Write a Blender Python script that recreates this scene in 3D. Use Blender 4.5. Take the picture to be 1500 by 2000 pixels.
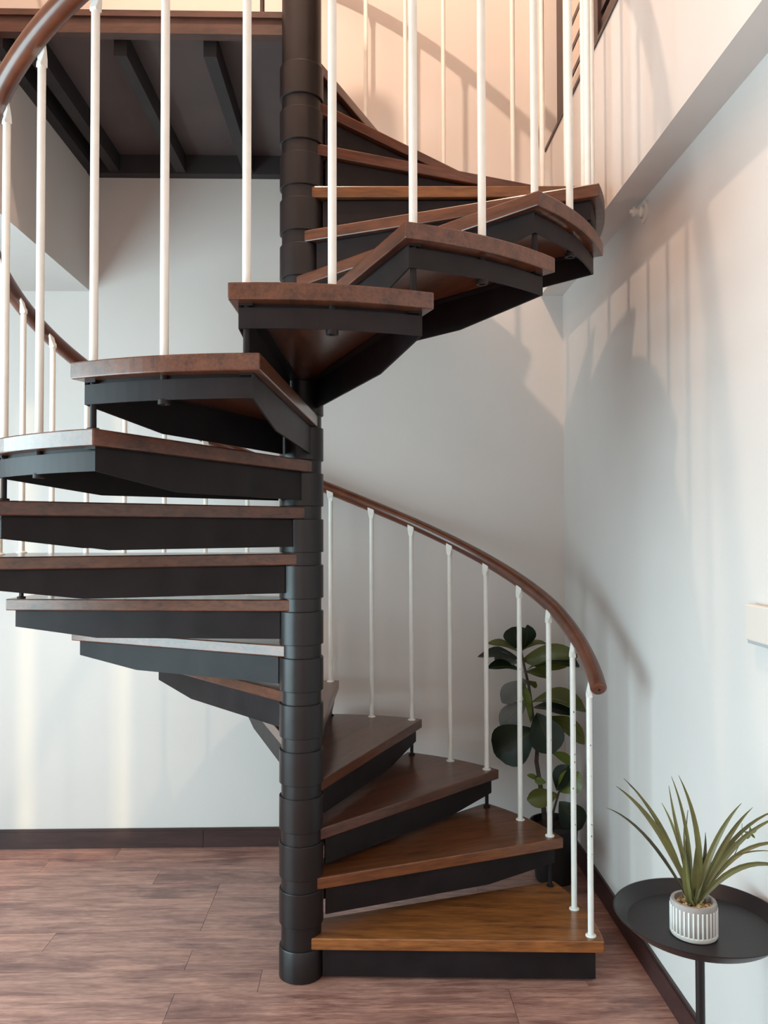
import bpy, bmesh, math, random
from mathutils import Vector, Matrix
random.seed(7)
for o in list(bpy.data.objects): bpy.data.objects.remove(o, do_unlink=True)
SC = bpy.context.scene
COL = SC.collection
R = math.radians
V = Vector

# ------------------------------------------------------------------ camera
CAM = V((0.2461, -3.1134, 1.6886)); FPX = 1573.6
YAW, PITCH, ROLL = -0.0232, 0.0218, 0.0018          # yaw to the left, pitch up
cd = bpy.data.cameras.new('camera'); cam = bpy.data.objects.new('camera', cd); COL.objects.link(cam)
cd.sensor_fit = 'VERTICAL'; cd.sensor_height = 36.0; cd.lens = FPX / 2000 * 36.0
cd.clip_start = 0.05
cam.matrix_world = (Matrix.Translation(CAM) @ Matrix.Rotation(YAW, 4, 'Z')
                    @ Matrix.Rotation(math.pi / 2 + PITCH, 4, 'X') @ Matrix.Rotation(-ROLL, 4, 'Z'))
SC.camera = cam
_MW = cam.matrix_world.copy()
def at(px, py, Y):
    """point at room depth Y seen at photo pixel px, py"""
    d = (_MW.to_3x3() @ V(((px - 750) / FPX, (1000 - py) / FPX, -1)))
    return CAM + d * ((Y - CAM.y) / d.y)

# ------------------------------------------------------------------ world, lights, exposure
SC.view_settings.view_transform = 'Standard'; SC.view_settings.look = 'None'
SC.view_settings.gamma = 1.0; SC.view_settings.use_curve_mapping = False
SC.view_settings.exposure = 0.15
w = bpy.data.worlds.new('world'); SC.world = w; w.use_nodes = True
w.node_tree.nodes['Background'].inputs[0].default_value = (0.60, 0.78, 1.0, 1)
w.node_tree.nodes['Background'].inputs[1].default_value = 1.0
def light(name, kind, loc, target, power, color, **kw):
    l = bpy.data.lights.new(name, kind); l.energy = power; l.color = color
    for k, v in kw.items(): setattr(l, k, v)
    o = bpy.data.objects.new(name, l); COL.objects.link(o); o.location = loc
    o.rotation_euler = (V(target) - V(loc)).to_track_quat('-Z', 'Y').to_euler()
    return o
# cool daylight through the left window, a weak warm fill added at the rear and the warm pendant lamp high in the stairwell
light('daylight_left_window', 'AREA', (-2.84, -1.75, 1.45), (0, -1.75, 1.40), 194, (0.66, 0.92, 0.98), shape='RECTANGLE', size=3.3, size_y=2.3)
light('rear_fill', 'AREA', (-0.7, -4.72, 1.45), (-0.7, 0, 1.35), 14, (1.0, 0.88, 0.80), shape='RECTANGLE', size=3.0, size_y=2.3)
light('stairwell_lamp', 'POINT', (-0.25, -1.15, 5.95), (0, 0, 0), 255, (1.0, 0.72, 0.53), shadow_soft_size=0.05)

light('low_sun', 'SUN', (0, -8, 2), (0.03 * 8, 0, 2 - .04 * 8), 0.85, (1.0, 0.80, 0.42), angle=R(0.7))

# ------------------------------------------------------------------ materials
MATS = {}
def nodes(name):
    m = bpy.data.materials.new(name); m.use_nodes = True; MATS[name] = m
    nt = m.node_tree; b = nt.nodes['Principled BSDF']
    return m, nt, b
def N(nt, t, **kw):
    n = nt.nodes.new(t)
    for k, v in kw.items():
        if k in n.inputs: n.inputs[k].default_value = v
        else: setattr(n, k, v)
    return n
def ramp(nt, stops):
    n = nt.nodes.new('ShaderNodeValToRGB'); e = n.color_ramp.elements
    while len(e) < len(stops): e.new(0.5)
    for i, (p, c) in enumerate(stops): e[i].position = p; e[i].color = (*c, 1)
    return n
def simple(name, col, rough=0.5, metal=0.0, noise=0.0, nscale=8.0, bump=0.0, bscale=60.0, coat=0.0, spec=0.5):
    m, nt, b = nodes(name)
    b.inputs['Roughness'].default_value = rough; b.inputs['Metallic'].default_value = metal
    b.inputs['Coat Weight'].default_value = coat; b.inputs['Specular IOR Level'].default_value = spec
    tc = N(nt, 'ShaderNodeTexCoord')
    if noise:
        n = N(nt, 'ShaderNodeTexNoise', Scale=nscale, Detail=5.0); nt.links.new(tc.outputs['Object'], n.inputs['Vector'])
        r = ramp(nt, [(0.3, [c * (1 - noise) for c in col]), (0.7, [min(1, c * (1 + noise)) for c in col])])
        nt.links.new(n.outputs['Fac'], r.inputs[0]); nt.links.new(r.outputs[0], b.inputs['Base Color'])
    else: b.inputs['Base Color'].default_value = (*col, 1)
    if bump:
        n = N(nt, 'ShaderNodeTexNoise', Scale=bscale, Detail=3.0); nt.links.new(tc.outputs['Object'], n.inputs['Vector'])
        bp = N(nt, 'ShaderNodeBump', Strength=bump, Distance=0.004)
        nt.links.new(n.outputs['Fac'], bp.inputs['Height']); nt.links.new(bp.outputs[0], b.inputs['Normal'])
    return m
def wood(name, dark, light_, stretch, rough, coat=0.0, use_color=False, rnd=0.3, fine=1.0, coords='Object', patch=False):
    m, nt, b = nodes(name)
    tc = N(nt, 'ShaderNodeTexCoord'); oi = N(nt, 'ShaderNodeObjectInfo')
    off = N(nt, 'ShaderNodeVectorMath', operation='MULTIPLY_ADD')
    cmb = N(nt, 'ShaderNodeCombineXYZ')
    for i in range(3): nt.links.new(oi.outputs['Random'], cmb.inputs[i])
    off.inputs[1].default_value = (37, 53, 71)
    nt.links.new(cmb.outputs[0], off.inputs[0]); nt.links.new(tc.outputs[coords], off.inputs[2])
    mp = N(nt, 'ShaderNodeMapping'); mp.inputs['Scale'].default_value = stretch
    nt.links.new(off.outputs[0], mp.inputs['Vector'])
    n1 = N(nt, 'ShaderNodeTexNoise', Scale=3.0 * fine, Detail=6.0, Distortion=0.6); n2 = N(nt, 'ShaderNodeTexNoise', Scale=14.0 * fine, Detail=4.0)
    for n in (n1, n2): nt.links.new(mp.outputs[0], n.inputs['Vector'])
    mx = N(nt, 'ShaderNodeMix'); mx.inputs[0].default_value = 0.4
    nt.links.new(n1.outputs['Fac'], mx.inputs[2]); nt.links.new(n2.outputs['Fac'], mx.inputs[3])
    r = ramp(nt, [(0.32, dark), (0.50, [(a + c) / 2 for a, c in zip(dark, light_)]), (0.68, light_)])
    nt.links.new(mx.outputs[0], r.inputs[0])
    out = r.outputs[0]
    if patch:
        n3 = N(nt, 'ShaderNodeTexNoise', Scale=1.6, Detail=7.0, Roughness=0.65, Distortion=0.8)
        mp3 = N(nt, 'ShaderNodeMapping'); mp3.inputs['Scale'].default_value = (1.0, 3.6, 1)
        nt.links.new(off.outputs[0], mp3.inputs['Vector']); nt.links.new(mp3.outputs[0], n3.inputs['Vector'])
        r3 = ramp(nt, [(0.36, (.55, .48, .50)), (0.50, (.97, .93, .92)), (0.66, (1.22, 1.16, 1.10))])
        m3 = N(nt, 'ShaderNodeMix', data_type='RGBA', blend_type='MULTIPLY'); m3.inputs[0].default_value = 1.0
        nt.links.new(n3.outputs['Fac'], r3.inputs[0]); nt.links.new(out, m3.inputs[6]); nt.links.new(r3.outputs[0], m3.inputs[7]); out = m3.outputs[2]
    if rnd:
        hs = N(nt, 'ShaderNodeHueSaturation'); mr = N(nt, 'ShaderNodeMapRange')
        mr.inputs[3].default_value = 1 - rnd; mr.inputs[4].default_value = 1 + rnd
        nt.links.new(oi.outputs['Random'], mr.inputs[0]); nt.links.new(mr.outputs[0], hs.inputs['Value'])
        nt.links.new(out, hs.inputs['Color']); out = hs.outputs[0]
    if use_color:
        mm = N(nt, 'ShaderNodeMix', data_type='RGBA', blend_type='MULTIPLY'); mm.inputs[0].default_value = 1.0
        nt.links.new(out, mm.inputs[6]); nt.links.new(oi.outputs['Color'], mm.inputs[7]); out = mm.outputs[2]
    nt.links.new(out, b.inputs['Base Color'])
    b.inputs['Roughness'].default_value = rough; b.inputs['Coat Weight'].default_value = coat; b.inputs['Coat Roughness'].default_value = 0.18
    bp = N(nt, 'ShaderNodeBump', Strength=0.12, Distance=0.002)
    nt.links.new(mx.outputs[0], bp.inputs['Height']); nt.links.new(bp.outputs[0], b.inputs['Normal'])
    return m
M_WALL = simple('wall_paint', (0.66, 0.612, 0.588), 0.75, noise=0.02, nscale=2.5, bump=0.12, bscale=35)
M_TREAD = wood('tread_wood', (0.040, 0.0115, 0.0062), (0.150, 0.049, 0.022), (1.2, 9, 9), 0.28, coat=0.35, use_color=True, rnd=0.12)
M_RAIL = wood('rail_wood', (0.075, 0.020, 0.010), (0.15, 0.043, 0.018), (2, 2, 2), 0.32, coat=0.4, rnd=0)
M_STEEL = simple('black_steel', (0.016, 0.0115, 0.0125), 0.45, 0.0, noise=0.25, nscale=9, bump=0.25, bscale=14, spec=0.17)
M_COLUMN = simple('column_paint', (0.013, 0.009, 0.0095), 0.36, 0.0, noise=0.25, nscale=6, bump=0.25, bscale=10, spec=0.38)
M_BAR = simple('white_bar_paint', (0.80, 0.78, 0.74), 0.38, noise=0.05, nscale=14, bump=0.1, bscale=40)
M_BASE = wood('baseboard_wood', (0.030, 0.013, 0.013), (0.060, 0.028, 0.027), (1, 10, 10), 0.4, rnd=0.0)
M_FLOOR = wood('floor_vinyl', (0.20, 0.086, 0.068), (0.56, 0.305, 0.242), (1.0, 9.0, 1), 0.36, rnd=0.06, fine=1.8, patch=True)
M_SUB = simple('floor_joint', (0.06, 0.03, 0.025), 0.8)
M_DECK = simple('deck_underside', (0.110, 0.080, 0.078), 0.7, noise=0.12, nscale=3)
M_JOIST = simple('joist_paint', (0.028, 0.022, 0.023), 0.6, noise=0.2, nscale=6)
M_FASCIA = wood('fascia_wood', (0.040, 0.018, 0.014), (0.12, 0.052, 0.038), (1.0, 5, 5), 0.4, rnd=0.0)
M_BRONZE = simple('brown_frame', (0.050, 0.026, 0.024), 0.4, noise=0.15)
M_SLAT = simple('cream_slat', (0.72, 0.60, 0.52), 0.5)
M_PLASTIC = simple('white_plastic', (0.68, 0.61, 0.56), 0.4)
M_GREYPL = simple('grey_plastic', (0.42, 0.42, 0.43), 0.45)
M_TABLE = simple('table_black', (0.012, 0.008, 0.0095), 0.40, noise=0.08, bump=0.05, spec=0.35)
M_POTG = simple('pot_grey', (0.30, 0.28, 0.27), 0.7, noise=0.12, nscale=30)
M_POTW = simple('pot_white', (0.78, 0.77, 0.75), 0.7)
M_GRAVEL = simple('gravel', (0.38, 0.22, 0.08), 0.8, noise=0.6, nscale=60)
M_BLADE = simple('blade_green', (0.120, 0.116, 0.038), 0.45, noise=0.25, nscale=14)
M_BLADEP = simple('blade_pale', (0.40, 0.40, 0.20), 0.5)
M_BLADED = simple('blade_dark', (0.050, 0.052, 0.030), 0.45, noise=0.25, nscale=14)
M_LEAFD = simple('leaf_dark', (0.010, 0.017, 0.008), 0.36, noise=0.4, nscale=9, spec=0.22)
M_LEAFO = simple('leaf_olive', (0.078, 0.080, 0.012), 0.38, noise=0.35, nscale=9, spec=0.35)
M_LEAFY = simple('leaf_fresh', (0.115, 0.155, 0.022), 0.38, noise=0.3, nscale=9)
M_LEAFG = simple('leaf_underside', (0.115, 0.115, 0.110), 0.55, noise=0.2, nscale=9)
M_TRUNK = simple('bark', (0.055, 0.038, 0.028), 0.8, noise=0.4, nscale=40, bump=0.4)
M_POTB = simple('black_pot', (0.012, 0.011, 0.012), 0.4)
M_SOIL = simple('soil', (0.018, 0.012, 0.009), 0.95, noise=0.4, nscale=50)
M_CEIL = simple('ceiling_paint', (0.80, 0.77, 0.73), 0.8)
mg, ntg, bg = nodes('window_glass'); ntg.nodes.remove(bg)
_t = N(ntg, 'ShaderNodeBsdfTransparent'); _g = N(ntg, 'ShaderNodeBsdfGlossy', Roughness=0.02); _x = N(ntg, 'ShaderNodeMixShader'); _x.inputs[0].default_value = 0.08
ntg.links.new(_t.outputs[0], _x.inputs[1]); ntg.links.new(_g.outputs[0], _x.inputs[2]); ntg.links.new(_x.outputs[0], ntg.nodes['Material Output'].inputs[0])
M_GLASS = mg
M_CHIP = simple('chipped_paint', (0.05, 0.035, 0.03), 0.8)

# ------------------------------------------------------------------ mesh helpers
class MB:
    def __init__(s): s.v = []; s.f = []; s.sm = []
    def add(s, vs, fs, smooth=False):
        o = len(s.v); s.v += [tuple(v) for v in vs]
        for f in fs: s.f.append(tuple(i + o for i in f)); s.sm.append(smooth)
        return s
    def box(s, x0, x1, y0, y1, z0, z1):
        return s.add([(x0,y0,z0),(x1,y0,z0),(x1,y1,z0),(x0,y1,z0),(x0,y0,z1),(x1,y0,z1),(x1,y1,z1),(x0,y1,z1)],
                     [(3,2,1,0),(4,5,6,7),(0,1,5,4),(1,2,6,5),(2,3,7,6),(3,0,4,7)])
    def prism(s, poly, z0, z1):
        n = len(poly); vs = [(x, y, z0) for x, y in poly] + [(x, y, z1) for x, y in poly]
        return s.add(vs, [tuple(range(n - 1, -1, -1)), tuple(range(n, 2 * n))] + [(i, (i + 1) % n, (i + 1) % n + n, i + n) for i in range(n)])
    def lathe(s, prof, seg=32, c=(0, 0), smooth=True):
        vs = []; n = len(prof)
        for k in range(seg):
            a = 2 * math.pi * k / seg
            vs += [(c[0] + r * math.cos(a), c[1] + r * math.sin(a), z) for r, z in prof]
        fs = [(k * n + i, ((k + 1) % seg) * n + i, ((k + 1) % seg) * n + i + 1, k * n + i + 1) for k in range(seg) for i in range(n - 1)]
        return s.add(vs, fs, smooth)
    def tube(s, pts, rads, seg=12, cap=True):
        pts = [V(p) for p in pts]; n = len(pts)
        if not hasattr(rads, '__len__'): rads = [rads] * n
        up = V((0, 0, 1)); vs = []
        for i, p in enumerate(pts):
            t = (pts[min(i + 1, n - 1)] - pts[max(i - 1, 0)]).normalized()
            a = up.cross(t)
            if a.length < 1e-3: a = V((1, 0, 0)).cross(t)
            a.normalize(); b = t.cross(a)
            for k in range(seg):
                u = 2 * math.pi * k / seg
                vs.append(p + (a * math.cos(u) + b * math.sin(u)) * rads[i])
        fs = [(i * seg + k, i * seg + (k + 1) % seg, (i + 1) * seg + (k + 1) % seg, (i + 1) * seg + k) for i in range(n - 1) for k in range(seg)]
        s.add(vs, fs, True)
        if cap:
            o = len(s.v) - len(vs)
            s.f.append(tuple(o + k for k in range(seg - 1, -1, -1))); s.sm.append(False)
            s.f.append(tuple(o + (n - 1) * seg + k for k in range(seg))); s.sm.append(False)
        return s
    def mesh(s, name, mat, bevel=0):
        me = bpy.data.meshes.new(name); me.from_pydata(s.v, [], s.f)
        for p, q in zip(me.polygons, s.sm): p.use_smooth = q
        bm = bmesh.new(); bm.from_mesh(me); bmesh.ops.recalc_face_normals(bm, faces=bm.faces)
        if bevel:
            ed = [e for e in bm.edges if len(e.link_faces) == 2 and e.calc_face_angle(0) > 0.6]
            bmesh.ops.bevel(bm, geom=ed, offset=bevel, segments=2, affect='EDGES', profile=0.5)
        for e in bm.edges:
            if len(e.link_faces) == 2 and e.calc_face_angle(0) > .6: e.smooth = False
        bm.to_mesh(me); bm.free(); me.materials.append(mat)
        return me
    def build(s, name, mat, parent=None, bevel=0):
        return link(name, s.mesh(name, mat, bevel), parent)
def link(name, me, parent=None):
    o = bpy.data.objects.new(name, me); COL.objects.link(o); o.parent = parent
    return o
def tag(o, label=None, cat=None, group=None, kind=None):
    if label: o['label'] = label
    if cat: o['category'] = cat
    if group: o['group'] = group
    if kind: o['kind'] = kind
    return o
def empty(name, loc=(0, 0, 0), rz=0):
    o = bpy.data.objects.new(name, None); COL.objects.link(o); o.location = loc; o.rotation_euler = (0, 0, rz); o.empty_display_size = 0.1
    return o

# ------------------------------------------------------------------ room shell
YB, XR, XU, ZS, XL, ZL = 1.246, 1.328, 1.206, 2.966, -1.238, 2.978
YF, XLL, ZT = -4.8, -2.9, 7.0
def struct(o, label, cat): return tag(o, label, cat, kind='structure')
struct(MB().box(XLL - .2, 1.8, YB, YB + .2, 0, ZT).build('wall_back', M_WALL), 'tall off-white plastered wall behind the spiral staircase', 'wall')
struct(MB().box(XR, 1.8, YF, YB, 0, ZS).build('wall_right', M_WALL), 'off-white lower wall on the right beside the black table', 'wall')
WY1, WZ0, WZ1, WY0 = 1.10, 3.69, 5.3, -1.9
mb = MB().box(XU, 1.8, YF, YB, ZS, WZ0).box(XU, 1.8, YF, YB, WZ1, ZT).box(XU, 1.8, WY1, YB, WZ0, WZ1).box(XU, 1.8, YF, WY0, WZ0, WZ1)
struct(mb.build('wall_right_upper', M_WALL), 'overhanging upper right wall with the shuttered window', 'wall')
struct(MB().box(XLL, XL, YF, YB, ZL, ZT).build('wall_left_upper', M_WALL), 'overhanging upper left wall beneath and beside the mezzanine', 'wall')
mb = MB().box(XLL - .2, XLL, YF, YB, 0, .25).box(XLL - .2, XLL, YF, YB, 2.65, ZL).box(XLL - .2, XLL, YF, -3.45, .25, 2.65).box(XLL - .2, XLL, -.05, YB, .25, 2.65)
struct(mb.build('wall_left', M_WALL), 'off-white lower left wall out beyond the frame', 'wall')
mb = MB().box(XLL, 1.8, YF - .2, YF, 0, .25).box(XLL, 1.8, YF - .2, YF, 2.65, ZT).box(XLL, -2.25, YF - .2, YF, .25, 2.65).box(.85, 1.8, YF - .2, YF, .25, 2.65)
struct(mb.build('wall_rear', M_WALL), 'off-white wall behind the viewer with a wide window', 'wall')
struct(MB().box(XLL, 1.8, YF - .2, YB + .2, ZT, ZT + .1).build('ceiling', M_CEIL), 'white ceiling high above the stairwell', 'ceiling')
wr = MB()
for x in (-2.25, -1.04, -.12, .81): wr.box(x, x + .04, YF - .12, YF - .06, .25, 2.65)
wr.box(-2.25, .85, YF - .12, YF - .06, .25, .29).box(-2.25, .85, YF - .12, YF - .06, 2.61, 2.65)
wo = struct(wr.build('window_2', M_BRONZE), 'wide dark framed window behind the viewer', 'window')
for x0, x1 in ((-2.21, -1.04), (-1.00, -.12), (-.08, .81)):
    MB().box(x0, x1, YF - .095, YF - .085, .29, 2.61).build('pane', M_GLASS, wo)
for x0, x1 in ((-2.25, -1.79), (-1.70, -1.285), (-1.195, .85)):      # unseen opaque panels added so the sun enters only through narrow gaps
    MB().box(x0, x1, YF - .04, YF - .03, .25, 2.65).build('sun_mask', M_WALL, wo)

wl = MB()
for y in (-3.45, -2.32, -1.20, -.09): wl.box(XLL - .12, XLL - .06, y, y + .04, .25, 2.65)
wl.box(XLL - .12, XLL - .06, -3.45, -.05, .25, .29).box(XLL - .12, XLL - .06, -3.45, -.05, 2.61, 2.65)
wo = struct(wl.build('window_3', M_BRONZE), 'wide dark framed window in the left wall outside the picture', 'window')
for y0, y1 in ((-3.41, -2.32), (-2.28, -1.20), (-1.16, -.09)):
    MB().box(XLL - .095, XLL - .085, y0, y1, .29, 2.61).build('pane', M_GLASS, wo)

# floor: sub-floor slab and separate vinyl planks
fl = struct(MB().box(XLL, XR + .3, YF, YB + .1, -.12, -.006).build('floor', M_SUB), 'wood-look plank floor in pinkish brown', 'floor')
PW, PL = 0.152, 1.22
pm = {}
row = 0; y = YB
while y > -2.6:
    y0 = y - PW; x = XLL + random.choice([0, .3, .62, .9]) - PL + 0.01
    while x < XR:
        xa, xb = max(x, XLL), min(x + PL, XR)
        if xb - xa > .03 and xb > -1.95:
            key = round(xb - xa, 3)
            if key not in pm: pm[key] = MB().box(0, key - .0015, 0, PW - .0015, -.006, 0).mesh('plank', M_FLOOR)
            o = link('plank', pm[key], fl); o.location = (xa, y0, 0)
        x += PL
    y = y0
MB().box(XLL, XR, YF, y, -.006, 0).build('plank', M_FLOOR, fl)
# baseboards
b1 = MB().box(XLL, -.62, YB - .014, YB, 0, .088).box(-.617, XR, YB - .014, YB, 0, .088)
b1.box(XLL, XR, YB - .010, YB, .088, .101)
struct(b1.build('baseboard_back', M_BASE), 'dark brown baseboard along the back wall', 'baseboard')
b2 = MB().box(XR - .014, XR, YF, YB - .014, 0, .088).box(XR - .010, XR, YF, YB - .014, .088, .101)
struct(b2.build('baseboard_right', M_BASE), 'dark brown baseboard along the right wall', 'baseboard')

# upper right window with louvred shutters
win = empty('window_1', (XU, 0, WZ0)); struct(win, 'dark framed louvred window high in the upper right wall', 'window')
def wp(name, mat, x0, x1, y0, y1, z0, z1):
    return MB().box(x0 - XU, x1 - XU, y0, y1, z0 - WZ0, z1 - WZ0).build(name, mat, win)
FX = XU + .062
wp('sill', M_BRONZE, XU - .006, FX + .05, WY0, WY1, WZ0, WZ0 + .018)
wp('stile', M_BRONZE, FX, FX + .05, WY1 - .15, WY1 - .001, WZ0 + .018, WZ1)
wp('stile', M_BRONZE, FX, FX + .05, .35, .44, WZ0 + .018, WZ1)
wp('stile', M_BRONZE, FX, FX + .05, WY0 + .001, WY0 + .06, WZ0 + .018, WZ1)
wp('rail', M_BRONZE, FX, FX + .05, WY0 + .06, .35, WZ0 + .018, WZ0 + .10)
wp('backing', M_BRONZE, FX + .05, FX + .07, WY0, WY1, WZ0, WZ1)
sm_ = MB().box(0, .012, 0, .509, 0, .092).mesh('slat', M_SLAT)
sm2 = MB().box(0, .012, 0, 2.18, 0, .092).mesh('slat', M_BRONZE)
for k in range(13):
    for me, ya, z0 in ((sm_, .441, .022), (sm2, -1.835, .135)):
        z = z0 + k * .13
        if z > WZ1 - WZ0 - .10: continue
        o = link('slat', me, win); o.location = (FX - XU + .012, ya, z)

# ------------------------------------------------------------------ mezzanine landing
LZ, LY = 3.722, 0.02
land = struct(MB().box(XL, -.02, LY + .02, YB, LZ - .024, LZ - .001).build('floor_upper', M_DECK), 'dark mezzanine landing with joists over the back left corner', 'landing')
MB().box(XL, -.02, LY - .005, LY + .06, LZ - .024, LZ).build('nosing', M_FASCIA, land)
MB().box(XL, -.02, LY + .006, LY + .05, LZ - .085, LZ - .024).build('fascia', M_FASCIA, land)
for x in (-.38, -.74, -1.09):
    MB().box(x - .026, x + .026, LY + .10, YB - .06, LZ - .12, LZ - .024).build('joist', M_JOIST, land)
MB().box(XL, -.02, YB - .06, YB, LZ - .125, LZ - .024).build('ledger', M_JOIST, land)
MB().box(XL, XL + .05, LY + .05, YB - .06, LZ - .12, LZ - .024).build('ledger', M_JOIST, land)
MB().box(-.07, -.02, LY + .10, YB - .06, LZ - .12, LZ - .024).build('ledger', M_JOIST, land)
mr = empty('mezzanine_railing', (0, LY + .03, LZ)); tag(mr, 'thin brown metal railing on the edge of the mezzanine landing', 'railing')
for x in (-1.205, -1.045, -.885, -.725, -.565, -.405, -.16)[:]:
    if x in (-1.205, -.16): MB().lathe([(0, 0), (.009, 0), (.009, .9), (0, .9)], 12, (x, 0)).build('baluster', M_BRONZE, mr)
MB().tube([(XL + .005, 0, .92), (-.09, 0, .92)], .022).build('rail', M_RAIL, mr)

# ------------------------------------------------------------------ spiral staircase
H, D, T0 = 0.175, 22.59, -0.954 - 2.83
Z1, RB, RO, RI = 0.1996, 1.0934, 1.1363, 0.0749
NT = 20
def zt(n): return Z1 + (n - 1) * H - (0.0377 if n == 1 else 0)
def ang(n, mid=0): return R(T0 + (n - 1) * D + (11.28 if mid else 0))
stair = empty('spiral_staircase', (0, 0, 0)); tag(stair, 'dark steel spiral staircase with brown wooden treads and white balusters', 'staircase')
pol = lambda r, a: V((r * math.cos(a), r * math.sin(a)))
PF, PR, SF, SR = R(-1.99), R(24.65), R(-54.1), R(85.6)
def outline(ro, inset, seg=14):
    """tread outline with straight edges moved inward by inset; local frame, nosing towards angle 0"""
    fi, fo, ro_, ri_ = pol(RI, SF), pol(RO, PF), pol(RO, PR), pol(RI, SR)
    def off(a, b, sgn):
        d = (b - a).normalized(); n = V((-d.y, d.x)) * sgn * inset
        a2 = a + n; # intersection with circle ro
        p = a2.dot(d); c = a2.dot(a2) - ro * ro
        t = -p + math.sqrt(max(p * p - c, 0)); return a2, a2 + d * t
    a, b = off(fi, fo, 1); e, c = off(ri_, ro_, -1)
    a0, a1 = math.atan2(b.y, b.x), math.atan2(c.y, c.x)
    return a, b, [pol(ro, a0 + (a1 - a0) * i / seg) for i in range(seg + 1)], c, e
TH = 0.044
def tread_mesh():
    a, b, arc, c, e = outline(RO, 0)
    return MB().prism([a] + arc + [e], -TH, 0).mesh('tread', M_TREAD, bevel=.004)
def frame_mesh(full):
    mb = MB(); IN = .022
    a, b, arc, c, e = outline(RO - .030, IN)
    a2, b2, arc2, c2, e2 = outline(RO - .036, IN + .006)
    zo, zi = (-.150, -.150) if full else (-.108, -.150)
    zo2 = -.108 if not full else -.150
    def side(p, q, p2, q2):
        m = p.lerp(q, .70); m2 = p2.lerp(q2, .70); m0 = p.lerp(q, .04); m02 = p2.lerp(q2, .04)
        vs = []
        for (P, Q) in ((m0, m02), (m, m2), (q, q2)):
            zb = zi if P is not q else zo
            vs += [(P.x, P.y, -TH), (P.x, P.y, zb), (Q.x, Q.y, zb), (Q.x, Q.y, -TH)]
        fs = [(0,1,2,3), (11,10,9,8)]
        for i in (0, 4):
            for k in range(4): fs.append((i + k, i + (k + 1) % 4, i + 4 + (k + 1) % 4, i + 4 + k))
        mb.add(vs, fs)
        # flange under the board
        d = (q - p).normalized(); n = (p2 - p).normalized() * .035
        vs = [(m0.x, m0.y, -TH - .006), (q.x, q.y, -TH - .006), (q.x + n.x, q.y + n.y, -TH - .006), (m0.x + n.x, m0.y + n.y, -TH - .006)]
        mb.add([(*v[:2], -TH) for v in vs] + vs, [(0,1,2,3), (7,6,5,4), (0,4,5,1), (1,5,6,2), (2,6,7,3), (3,7,4,0)])
    side(a, b, a2, b2); side(e, c, e2, c2)
    n = len(arc); vs = []
    for p, p2 in zip(arc, arc2): vs += [(p.x, p.y, -TH - .012), (p.x, p.y, zo2), (p2.x, p2.y, zo2), (p2.x, p2.y, -TH - .012)]
    fs = [(0,1,2,3), tuple(4 * (n - 1) + k for k in (3,2,1,0))]
    for i in range(n - 1):
        for k in range(4): fs.append((4*i + k, 4*i + (k + 1) % 4, 4*i + 4 + (k + 1) % 4, 4*i + 4 + k))
    mb.add(vs, fs)
    # curved flange set back under the board
    q = [p * ((RO - .048) / RO * RO / (RO - .030)) for p in arc]; q2 = [p * ((RO - .085) / (RO - .030)) for p in arc]
    mb.prism(q + q2[::-1], -TH - .014, -TH)
    return mb.mesh('tread_frame', M_STEEL)
tm, fm, fm1 = tread_mesh(), frame_mesh(False), frame_mesh(True)
hub_m = MB().lathe([(.074, -.172), (.082, -.172), (.0845, -.170), (.0845, -.048), (.083, -.046), (.074, -.046)], 40).mesh('collar', M_COLUMN)
hub1_m = MB().lathe([(.074, -.160), (.0845, -.160), (.0845, -.050), (.082, -.046), (.074, -.046)], 40).mesh('collar', M_COLUMN)
bolt_m = MB().lathe([(0, .004), (.004, .004), (.005, 0)], 8).mesh('bolt', M_GREYPL)
col_o = MB().lathe([(0, 0), (.0765, 0), (.0765, 5.0), (0, 5.0)], 48).build('column', M_COLUMN, stair)
tints = {1: (3.0, 3.2, 1.8), 2: (1.7, 1.7, 1.15), 17: (1.8, 1.95, 1.2), 7: (1.25, 1.2, 1.1)}  # worn orange wood, with direct light on some treads tinted in
def rail_z(i):            # i = continuous tread index
    base = Z1 + (i - 1) * H
    pts = [(0.5, .86), (1, .915), (1.5, .945), (2, .972), (3, .983), (4, .994), (5, 1.0), (30, 1.0)]
    for (a, u), (b, v_) in zip(pts, pts[1:]):
        if a <= i <= b: return base + u + (v_ - u) * (i - a) / (b - a)
    return base + 1.0
RR, RW = RB + .029, .031
bar_cache = {}
def bar_mesh(L):
    L = round(L, 3)
    if L not in bar_cache: bar_cache[L] = MB().lathe([(0, 0), (.0112, 0), (.0112, L), (0, L)], 16).mesh('baluster', M_BAR)
    return bar_cache[L]
fl_m = MB().lathe([(0, 0), (.020, 0), (.020, .003), (.015, .007), (0, .007)], 20).mesh('base_flange', M_BAR)
nut_m = MB().lathe([(0, -.066), (.008, -.066), (.009, -.074), (.016, -.074), (.016, -.062), (.010, -.060), (.010, 0), (0, 0)], 16).mesh('nut', M_STEEL)
def tab_mesh():
    # flattened, bent bar end that clips onto the inner side of the rail (local x outward, y along ascent)
    s = MB(); sec = []
    slope = H / (R(D) * RB)
    for (ox, oy, oz, hx, hy) in ((0, 0, -.004, .0112, .0112), (0, 0, .004, .0112, .0113), (0, .001, .014, .009, .0140), (.001, .003, .026, .005, .0165), (.006, .006, .054, .0035, .0175)):
        sec.append([(ox + sx * hx, oy + sy * hy, oz + (sy * hy * slope if oz > .02 else 0)) for sx, sy in ((-1,-1),(1,-1),(1,1),(-1,1))])
    vs = [p for q in sec for p in q]; fs = [(3,2,1,0), tuple(16 + k for k in range(4))]
    for i in range(4):
        for k in range(4): fs.append((4*i+k, 4*i+(k+1)%4, 4*i+4+(k+1)%4, 4*i+4+k))
    s.add(vs, fs); return s.mesh('rail_clip', M_BAR, bevel=.002)
tab_m = tab_mesh()
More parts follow.
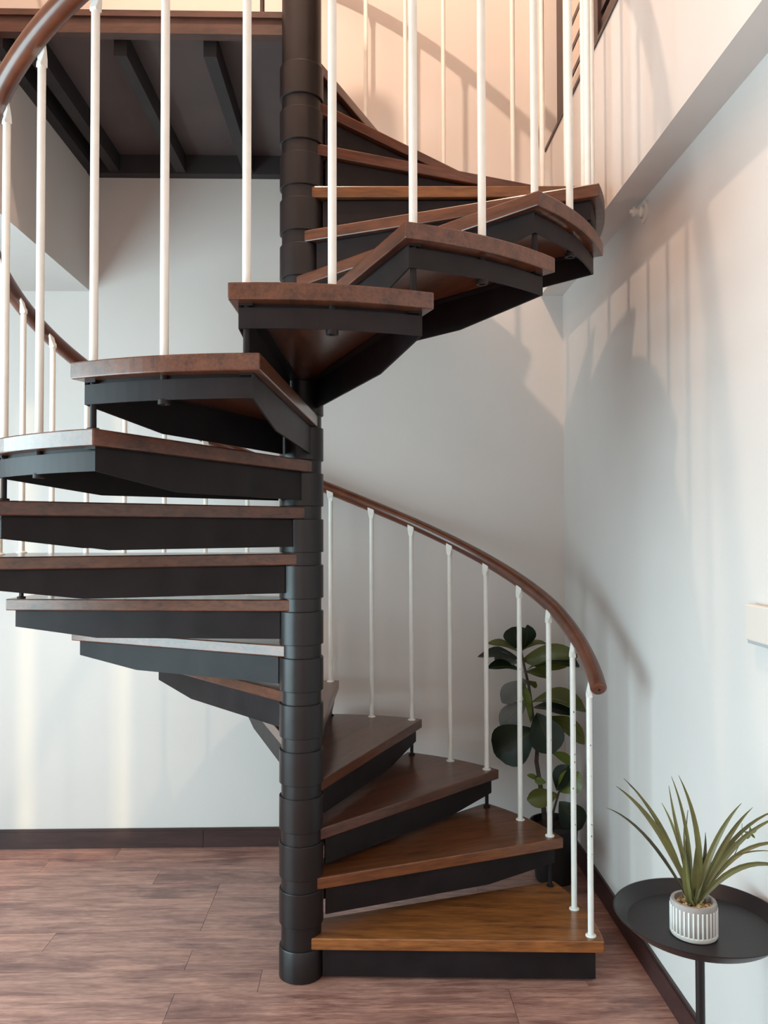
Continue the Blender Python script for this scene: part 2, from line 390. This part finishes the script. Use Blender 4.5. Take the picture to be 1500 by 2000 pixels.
chip_rnd = random.Random(3)
for n in range(1, NT + 1):
    a = ang(n); z = zt(n)
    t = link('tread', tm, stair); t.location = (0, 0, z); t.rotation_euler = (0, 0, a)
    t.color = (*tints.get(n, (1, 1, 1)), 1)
    f = link('tread_frame', fm1 if n == 1 else fm, t)
    c = link('collar', hub1_m if n == 1 else hub_m, col_o); c.location = (0, 0, z)
    for mid in (0, 1):
        aa = ang(n, mid); L = rail_z(n + mid * .5) - .058 - z
        bo = link('baluster', bar_mesh(L), stair); bo.location = (*pol(RB, aa), z); bo.rotation_euler = (0, 0, aa)
        link('base_flange', fl_m, bo)
        cl = link('rail_clip', tab_m, bo); cl.location = (0, 0, L)
        if mid: q = link('nut', nut_m, bo); q.location = (0, 0, -TH)
        elif n > 1:
            lo = zt(n - 1) - z
            MB().lathe([(0, lo), (.016, lo), (.016, lo + .006), (.0085, lo + .008), (.0085, -TH), (0, -TH)], 14).build('lower_post', M_STEEL, bo)
        if n <= 2:            # chipped paint flecks on the nearest bars
            for _ in range(6 if n == 1 else 2):
                u = chip_rnd.uniform(.3, L - .1); w_ = chip_rnd.uniform(-1.9, -1.0) - aa
                p = MB(); s_ = chip_rnd.uniform(.0009, .0022)
                p.lathe([(0, .0008), (s_, .0004), (s_ * 1.1, -.001)], 7)
                q = p.build('paint_chip', M_CHIP, bo)
                q.matrix_local = Matrix.Translation((.0112 * math.cos(w_), .0112 * math.sin(w_), u)) @ Matrix.Rotation(w_, 4, 'Z') @ Matrix.Rotation(math.pi / 2, 4, 'Y') @ Matrix.Diagonal((1.8, 1, 1, 1))
# handrail: round wooden helix
pts = []; i = 0.93
while i <= 21.6:
    a = R(T0 + (i - 1) * D); pts.append((*pol(RR, a), rail_z(i))); i += .06
hr = MB().tube(pts, RW, 18).build('handrail', M_RAIL, stair)
e0, e1 = V(pts[0]), V(pts[1]); d = (e0 - e1).normalized()
MB().tube([e0 - d * .001, e0 + d * .006, e0 + d * .010], [RW, RW * .93, RW * .7], 18).build('end_cap', M_RAIL, hr)
MB().tube([e0 + d * .009, e0 + d * .0125], [.006, .004], 10).build('screw', M_STEEL, hr)

# ------------------------------------------------------------------ sprinkler and thermostat on the right wall
sp = empty('wall_sprinkler', (XR, -.05, 2.915)); tag(sp, 'small white round sprinkler head under the right wall overhang', 'sprinkler')
def latx(prof, name, mat, parent):   # lathe about -x
    o = MB().lathe(prof, 28).build(name, mat, parent); o.rotation_euler = (0, -math.pi / 2, 0); return o
latx([(0, 0), (.042, 0), (.042, .006), (.034, .010), (.026, .010), (.024, .007), (0, .007)], 'escutcheon', M_PLASTIC, sp)
latx([(.020, .006), (.020, .018), (.014, .024), (.014, .040), (.019, .041), (.019, .046), (.008, .048), (.008, .058), (0, .058)], 'nozzle', M_PLASTIC, sp)
th = empty('thermostat', (XR, -.96, 1.40)); tag(th, 'beige wall control box on the right wall at the picture edge', 'wall control')
MB().box(-.030, -.006, -.075, .062, -.018, .082).build('cover', M_PLASTIC, th, bevel=.004)
MB().box(-.026, 0, -.072, .058, -.026, .078).build('back_plate', M_GREYPL, th, bevel=.002)

# ------------------------------------------------------------------ side table
TX, TY, TZ = 1.103, -1.041, 0.70
tb = empty('side_table', (TX, TY, 0)); tag(tb, 'round black metal tray table beside the right wall', 'table')
MB().lathe([(0, TZ - .034), (.172, TZ - .034), (.180, TZ - .031), (.213, TZ - .002), (.2135, TZ + .001), (.210, TZ + .001), (.178, TZ - .0275), (0, TZ - .0285)], 72).build('tray', M_TABLE, tb)
MB().lathe([(0, .012), (.0115, .012), (.0115, TZ - .042), (.030, TZ - .038), (.030, TZ - .034), (0, TZ - .034)], 20).build('pole', M_TABLE, tb)
MB().lathe([(0, 0), (.150, 0), (.150, .008), (.020, .014), (0, .014)], 48).build('base', M_TABLE, tb)

# potted grass plant on the tray
PX, PY, PZ = 1.070, -1.085, TZ - .0283
gp = empty('potted_grass_plant', (PX, PY, PZ)); tag(gp, 'spiky artificial grass plant in a grey and white striped pot', 'plant')
pr = .055
po = MB().lathe([(0, 0), (pr - .006, 0), (pr, .008), (pr + .001, .080), (pr - .001, .086), (pr - .009, .086), (pr - .010, .070), (0, .070)], 56).build('pot', M_POTG, gp)
rib = MB().box(pr - .002, pr + .0022, -.0021, .0021, .012, .074).mesh('stripe', M_POTW, .001)
for k in range(32):
    o = link('stripe', rib, po); o.rotation_euler = (0, 0, 2 * math.pi * k / 32)
MB().lathe([(pr + .0005, .002), (pr + .0022, .006), (pr + .0022, .012), (pr, .013)], 56).build('foot_band', M_POTW, po)
st = [M_GRAVEL, simple('gravel_pale', (.60, .48, .30), .7), simple('gravel_brown', (.20, .09, .03), .7)]
peb = [MB() for _ in st]
for k in range(150):
    a_, r_ = random.uniform(0, 6.3), (pr - .014) * math.sqrt(random.random()); s_ = random.uniform(.003, .006); c = V((r_ * math.cos(a_), r_ * math.sin(a_), .072 + random.uniform(0, .006)))
    vs = [c + V(p) * s_ * random.uniform(.7, 1.2) for p in ((1,0,0),(0,1,0),(-1,0,0),(0,-1,0),(0,0,1),(0,0,-1))]
    peb[k % 3].add(vs, [(0,1,4),(1,2,4),(2,3,4),(3,0,4),(1,0,5),(2,1,5),(3,2,5),(0,3,5)], True)
for p, m in zip(peb, st): tag(p.build('gravel', m, gp), kind='stuff')
def blade(base, tip, bow, wid, mat, twist=0.0, name='leaf', parent=None, seg=12):
    """tapered V-section blade from base to tip, bowed along vector bow"""
    base, tip, bow = V(base), V(tip), V(bow); P = []
    for i in range(seg + 1):
        t = i / seg; P.append(base.lerp(tip, t) + bow * (4 * t * (1 - t)))
    vs = []; fs = []
    for i, p in enumerate(P):
        t = i / seg; tn = (P[min(i + 1, seg)] - P[max(i - 1, 0)]).normalized()
        view = V((-.35, -1, .25)).normalized()
        side = tn.cross(view)
        if side.length < 1e-3: side = V((1, 0, 0))
        side.normalize(); nor = side.cross(tn).normalized()
        side = (Matrix.Rotation(twist * (0.3 + t), 3, tn) @ side); nor = side.cross(tn).normalized()
        wl = wid * (min(1, .45 + 1.6 * t) * (1 - max(0, (t - .35) / .65) ** 1.7)) * .5 + .0004
        vs += [p - side * wl + nor * wl * .35, p - nor * .0004, p + side * wl + nor * wl * .35, p - nor * .0022]
    for i in range(seg):
        o = 4 * i
        for k in range(4): fs.append((o + k, o + (k + 1) % 4, o + 4 + (k + 1) % 4, o + 4 + k))
    fs += [(3,2,1,0), tuple(4 * seg + k for k in range(4))]
    s = MB().add(vs, fs, True)
    return s.build(name, mat, parent)
gb = V((PX, PY, PZ + .075)); gl = V((PX, PY, PZ))
def gpx(cx, cy, dy): return at(1100 + cx / 3.6375, 1450 + cy / 3.6375, PY + dy)
BL = [  # tip in the photograph, depth of the tip off the pot axis, bow (right, up), width, material
 (310, 465, .03, (.0, .035), .010, 2), (378, 312, -.05, (.005, .030), .020, 0), (430, 256, .05, (.008, .028), .013, 2), (468, 300, .0, (.008, .026), .012, 0),
 (750, 308, -.02, (-.004, .004), .014, 0), (768, 240, .04, (.012, .012), .012, 0), (820, 234, -.03, (.020, .010), .018, 0), (885, 480, .06, (-.010, .0), .008, 2),
 (1266, 432, -.04, (-.006, .022), .018, 0), (1346, 462, .03, (-.004, .022), .018, 0), (1560, 470, .04, (-.012, .036), .013, 0),
 (1570, 520, -.05, (-.006, .034), .016, 0), (1640, 740, .02, (-.004, .050), .014, 0), (1640, 920, -.07, (-.006, .046), .018, 0),
 (870, 770, -.06, (-.005, .004), .022, 0), (950, 690, -.05, (.0, .004), .022, 0), (1240, 700, .07, (-.008, .018), .012, 0), (700, 430, .08, (.004, .020), .012, 0),
 (1010, 640, -.02, (.008, .002), .016, 2), (860, 560, .03, (-.006, .004), .010, 0)]
for cx, cy, dy, (bx, bz), wd, mi in BL:
    tip = gpx(cx, cy, dy); b0 = gb + V((random.uniform(-.010, .010), random.uniform(-.008, .008), -.012))
    blade(b0 - gl, tip - gl, (bx * 1.2, 0, bz * 1.25), wd * .8, (M_BLADE, M_BLADEP, M_BLADED)[mi], random.uniform(-.5, .5), 'leaf', gp)
for k in range(9):
    a_ = k * .7; b0 = V((.008 * math.cos(a_), .008 * math.sin(a_), .066))
    blade(b0, b0 + V((.016 * math.cos(a_), .016 * math.sin(a_), random.uniform(.018, .036))), (0, 0, .002), .004, M_BLADEP, 0, 'sheath', gp, 5)
# thin flower stem with small star-shaped leaflets
p = [gpx(1150, 890, -.02) - gl, gpx(1215, 800, -.02) - gl, gpx(1270, 690, -.02) - gl, gpx(1270, 575, -.02) - gl]
sg = MB().tube([gb - gl] + p, [.0012, .0012, .001, .001, .0006], 6).build('stem', M_BLADE, gp)
c0 = gpx(1325, 640, -.02) - gl
MB().tube([p[2], c0], [.001, .001], 6).build('twig', M_BLADE, sg)
for k in range(5):
    a_ = k * 1.256 + .4; blade(c0, c0 + V((.017 * math.cos(a_), -.004, .017 * math.sin(a_))), (0, -.003, 0), .006, M_LEAFY, 0, 'leaflet', sg, 4)
blade(gpx(1195, 820, -.02) - gl, gpx(1500, 775, -.02) - gl, (-.002, 0, .008), .003, M_BLADE, 0, 'tendril', sg, 8)

# ------------------------------------------------------------------ fiddle-leaf fig in the back corner
FY = 0.80
fig_b = V((1.160, FY, 0))
fg = empty('fiddle_leaf_fig', fig_b); tag(fg, 'fiddle-leaf fig in a black pot in the back right corner', 'plant')
def fpx(cx, cy, dy=0):
    dy += max(0, 620 - cx) / 600 * .22 - max(0, cx - 720) / 300 * .10
    return at(900 + cx / 3.846, 1180 + cy / 3.846, FY + dy) - fig_b
MB().lathe([(0, 0), (.090, 0), (.094, .01), (.112, .255), (.119, .258), (.119, .276), (.110, .276), (.106, .245), (0, .245)], 40, (0, 0)).build('pot', M_POTB, fg)
MB().lathe([(0, .252), (.06, .250), (.1065, .246)], 30).build('soil', M_SOIL, fg)
b0 = V((-.045, 0, .24))
TR = [b0, fpx(625, 1560), fpx(600, 1380), fpx(568, 1180), fpx(575, 1080), fpx(540, 840, .01), fpx(512, 620), fpx(480, 480), fpx(452, 335)]
MB().tube(TR, [.013, .012, .011, .010, .0095, .008, .007, .006, .004], 10).build('trunk', M_TRUNK, fg)
MB().tube([V((-.02, -.02, .24)), fpx(695, 1560, -.03), fpx(735, 1420, -.04), fpx(760, 1330, -.03)], [.007, .006, .005, .004], 8).build('branch', M_TRUNK, fg)
def figleaf(base, tip, wid, facing, mat, bend=.12, dyt=0.0, dyb=0.0):
    b, t = fpx(*base, dyb), fpx(*tip, dyt); ax = t - b; L = ax.length; ax.normalize()
    f = {'c': V((-.1, -1, .25)), 'u': V((0, -.28, 1)), 'd': V((0, -.8, -.6)), 'l': V((-.7, -.7, .2)), 'r': V((.6, -.75, .3))}[facing]
    sd = ax.cross(f).normalized(); nr = sd.cross(ax).normalized(); wm = wid * 1.12 / 3.846 / 395
    NL, NW = 10, 6; vs = []
    for i in range(NL + 1):
        u = i / NL; wl = wm * .5 * (math.sin(math.pi * min(1, u ** 1.25)) ** .62 * (.72 + .35 * u)) + .0012
        if i == NL: wl = wm * .05
        for j in range(NW + 1):
            s_ = j / NW * 2 - 1
            hgt = bend * L * (4 * u * (1 - u)) * .6 - bend * L * u * u * .5 + abs(s_) ** 1.4 * wl * .28 + .05 * wl * math.sin(9 * u + 2 * s_) * abs(s_)
            vs.append(b + ax * (L * u) + sd * (s_ * wl) + nr * hgt)
    n0 = len(vs); vs += [v - nr * .0012 for v in vs]; fs = []
    W = NW + 1
    for i in range(NL):
        for j in range(NW):
            q = (i * W + j, i * W + j + 1, (i + 1) * W + j + 1, (i + 1) * W + j)
            fs.append(q); fs.append(tuple(n0 + k for k in q[::-1]))
    rim = [j for j in range(W)] + [i * W + NW for i in range(1, NL + 1)] + [NL * W + j for j in range(NW - 1, -1, -1)] + [i * W for i in range(NL - 1, 0, -1)]
    for k in range(len(rim)):
        p_, q_ = rim[k], rim[(k + 1) % len(rim)]; fs.append((p_, n0 + p_, n0 + q_, q_))
    lf = MB().add(vs, fs, True).build('leaf', mat, fg)
    vein = [vs[i * W + NW // 2] + nr * .001 for i in range(NL)]
    MB().tube(vein, [.0016 * (1 - .7 * i / NL) for i in range(NL)], 5).build('midrib', M_LEAFY if mat is not M_LEAFD else M_LEAFO, lf)
D_, O_, Y_, G_ = M_LEAFD, M_LEAFO, M_LEAFY, M_LEAFG
for a_ in [((445, 345), (388, 170), 175, 'c', D_, .08, .03), ((460, 350), (508, 160), 150, 'r', D_, .10, -.02),
           ((430, 355), (200, 285), 120, 'u', O_, .10, -.05), ((440, 420), (128, 380), 190, 'u', D_, .10, -.02), ((450, 500), (200, 468), 150, 'u', D_, .12, -.08),
           ((430, 440), (250, 400), 110, 'l', G_, .05, .04),
           ((470, 345), (640, 283), 90, 'u', O_, .18, .04), ((460, 420), (870, 385), 185, 'c', O_, .10, -.02, .02), ((500, 490), (878, 440), 240, 'u', D_, .16, -.06),
           ((470, 510), (645, 545), 170, 'u', O_, .10, -.08), ((470, 560), (560, 590), 120, 'd', O_, .10, -.05),
           ((500, 575), (305, 735), 150, 'l', G_, .06, -.06), ((500, 720), (302, 930), 160, 'l', G_, .06, -.06), ((525, 890), (462, 590), 75, 'r', Y_, .05, -.03, -.03),
           ((560, 940), (255, 1130), 300, 'c', D_, .05, -.13, -.06), ((570, 815), (690, 1125), 245, 'c', D_, .05, -.10, -.04),
           ((520, 745), (932, 765), 260, 'u', O_, .22, -.02), ((535, 780), (820, 815), 230, 'u', D_, .12, -.09), ((640, 850), (940, 1030), 150, 'r', O_, .22, .0),
           ((680, 1110), (850, 1215), 90, 'r', Y_, .12, .0, .02), ((720, 1400), (805, 1212), 140, 'l', D_, .08, -.04, -.03), ((740, 1410), (890, 1270), 165, 'c', Y_, .10, -.02, -.02),
           ((800, 1420), (890, 1260), 80, 'r', Y_, .10, .05), ((605, 1345), (500, 1280), 60, 'u', Y_, .10, -.03), ((730, 1430), (500, 1470), 130, 'c', O_, .15, -.08, -.03),
           ((640, 1340), (555, 1320), 50, 'c', Y_, .1, -.02), ((740, 1480), (905, 1690), 195, 'c', D_, .10, -.02, -.02)]:
    figleaf(*a_)
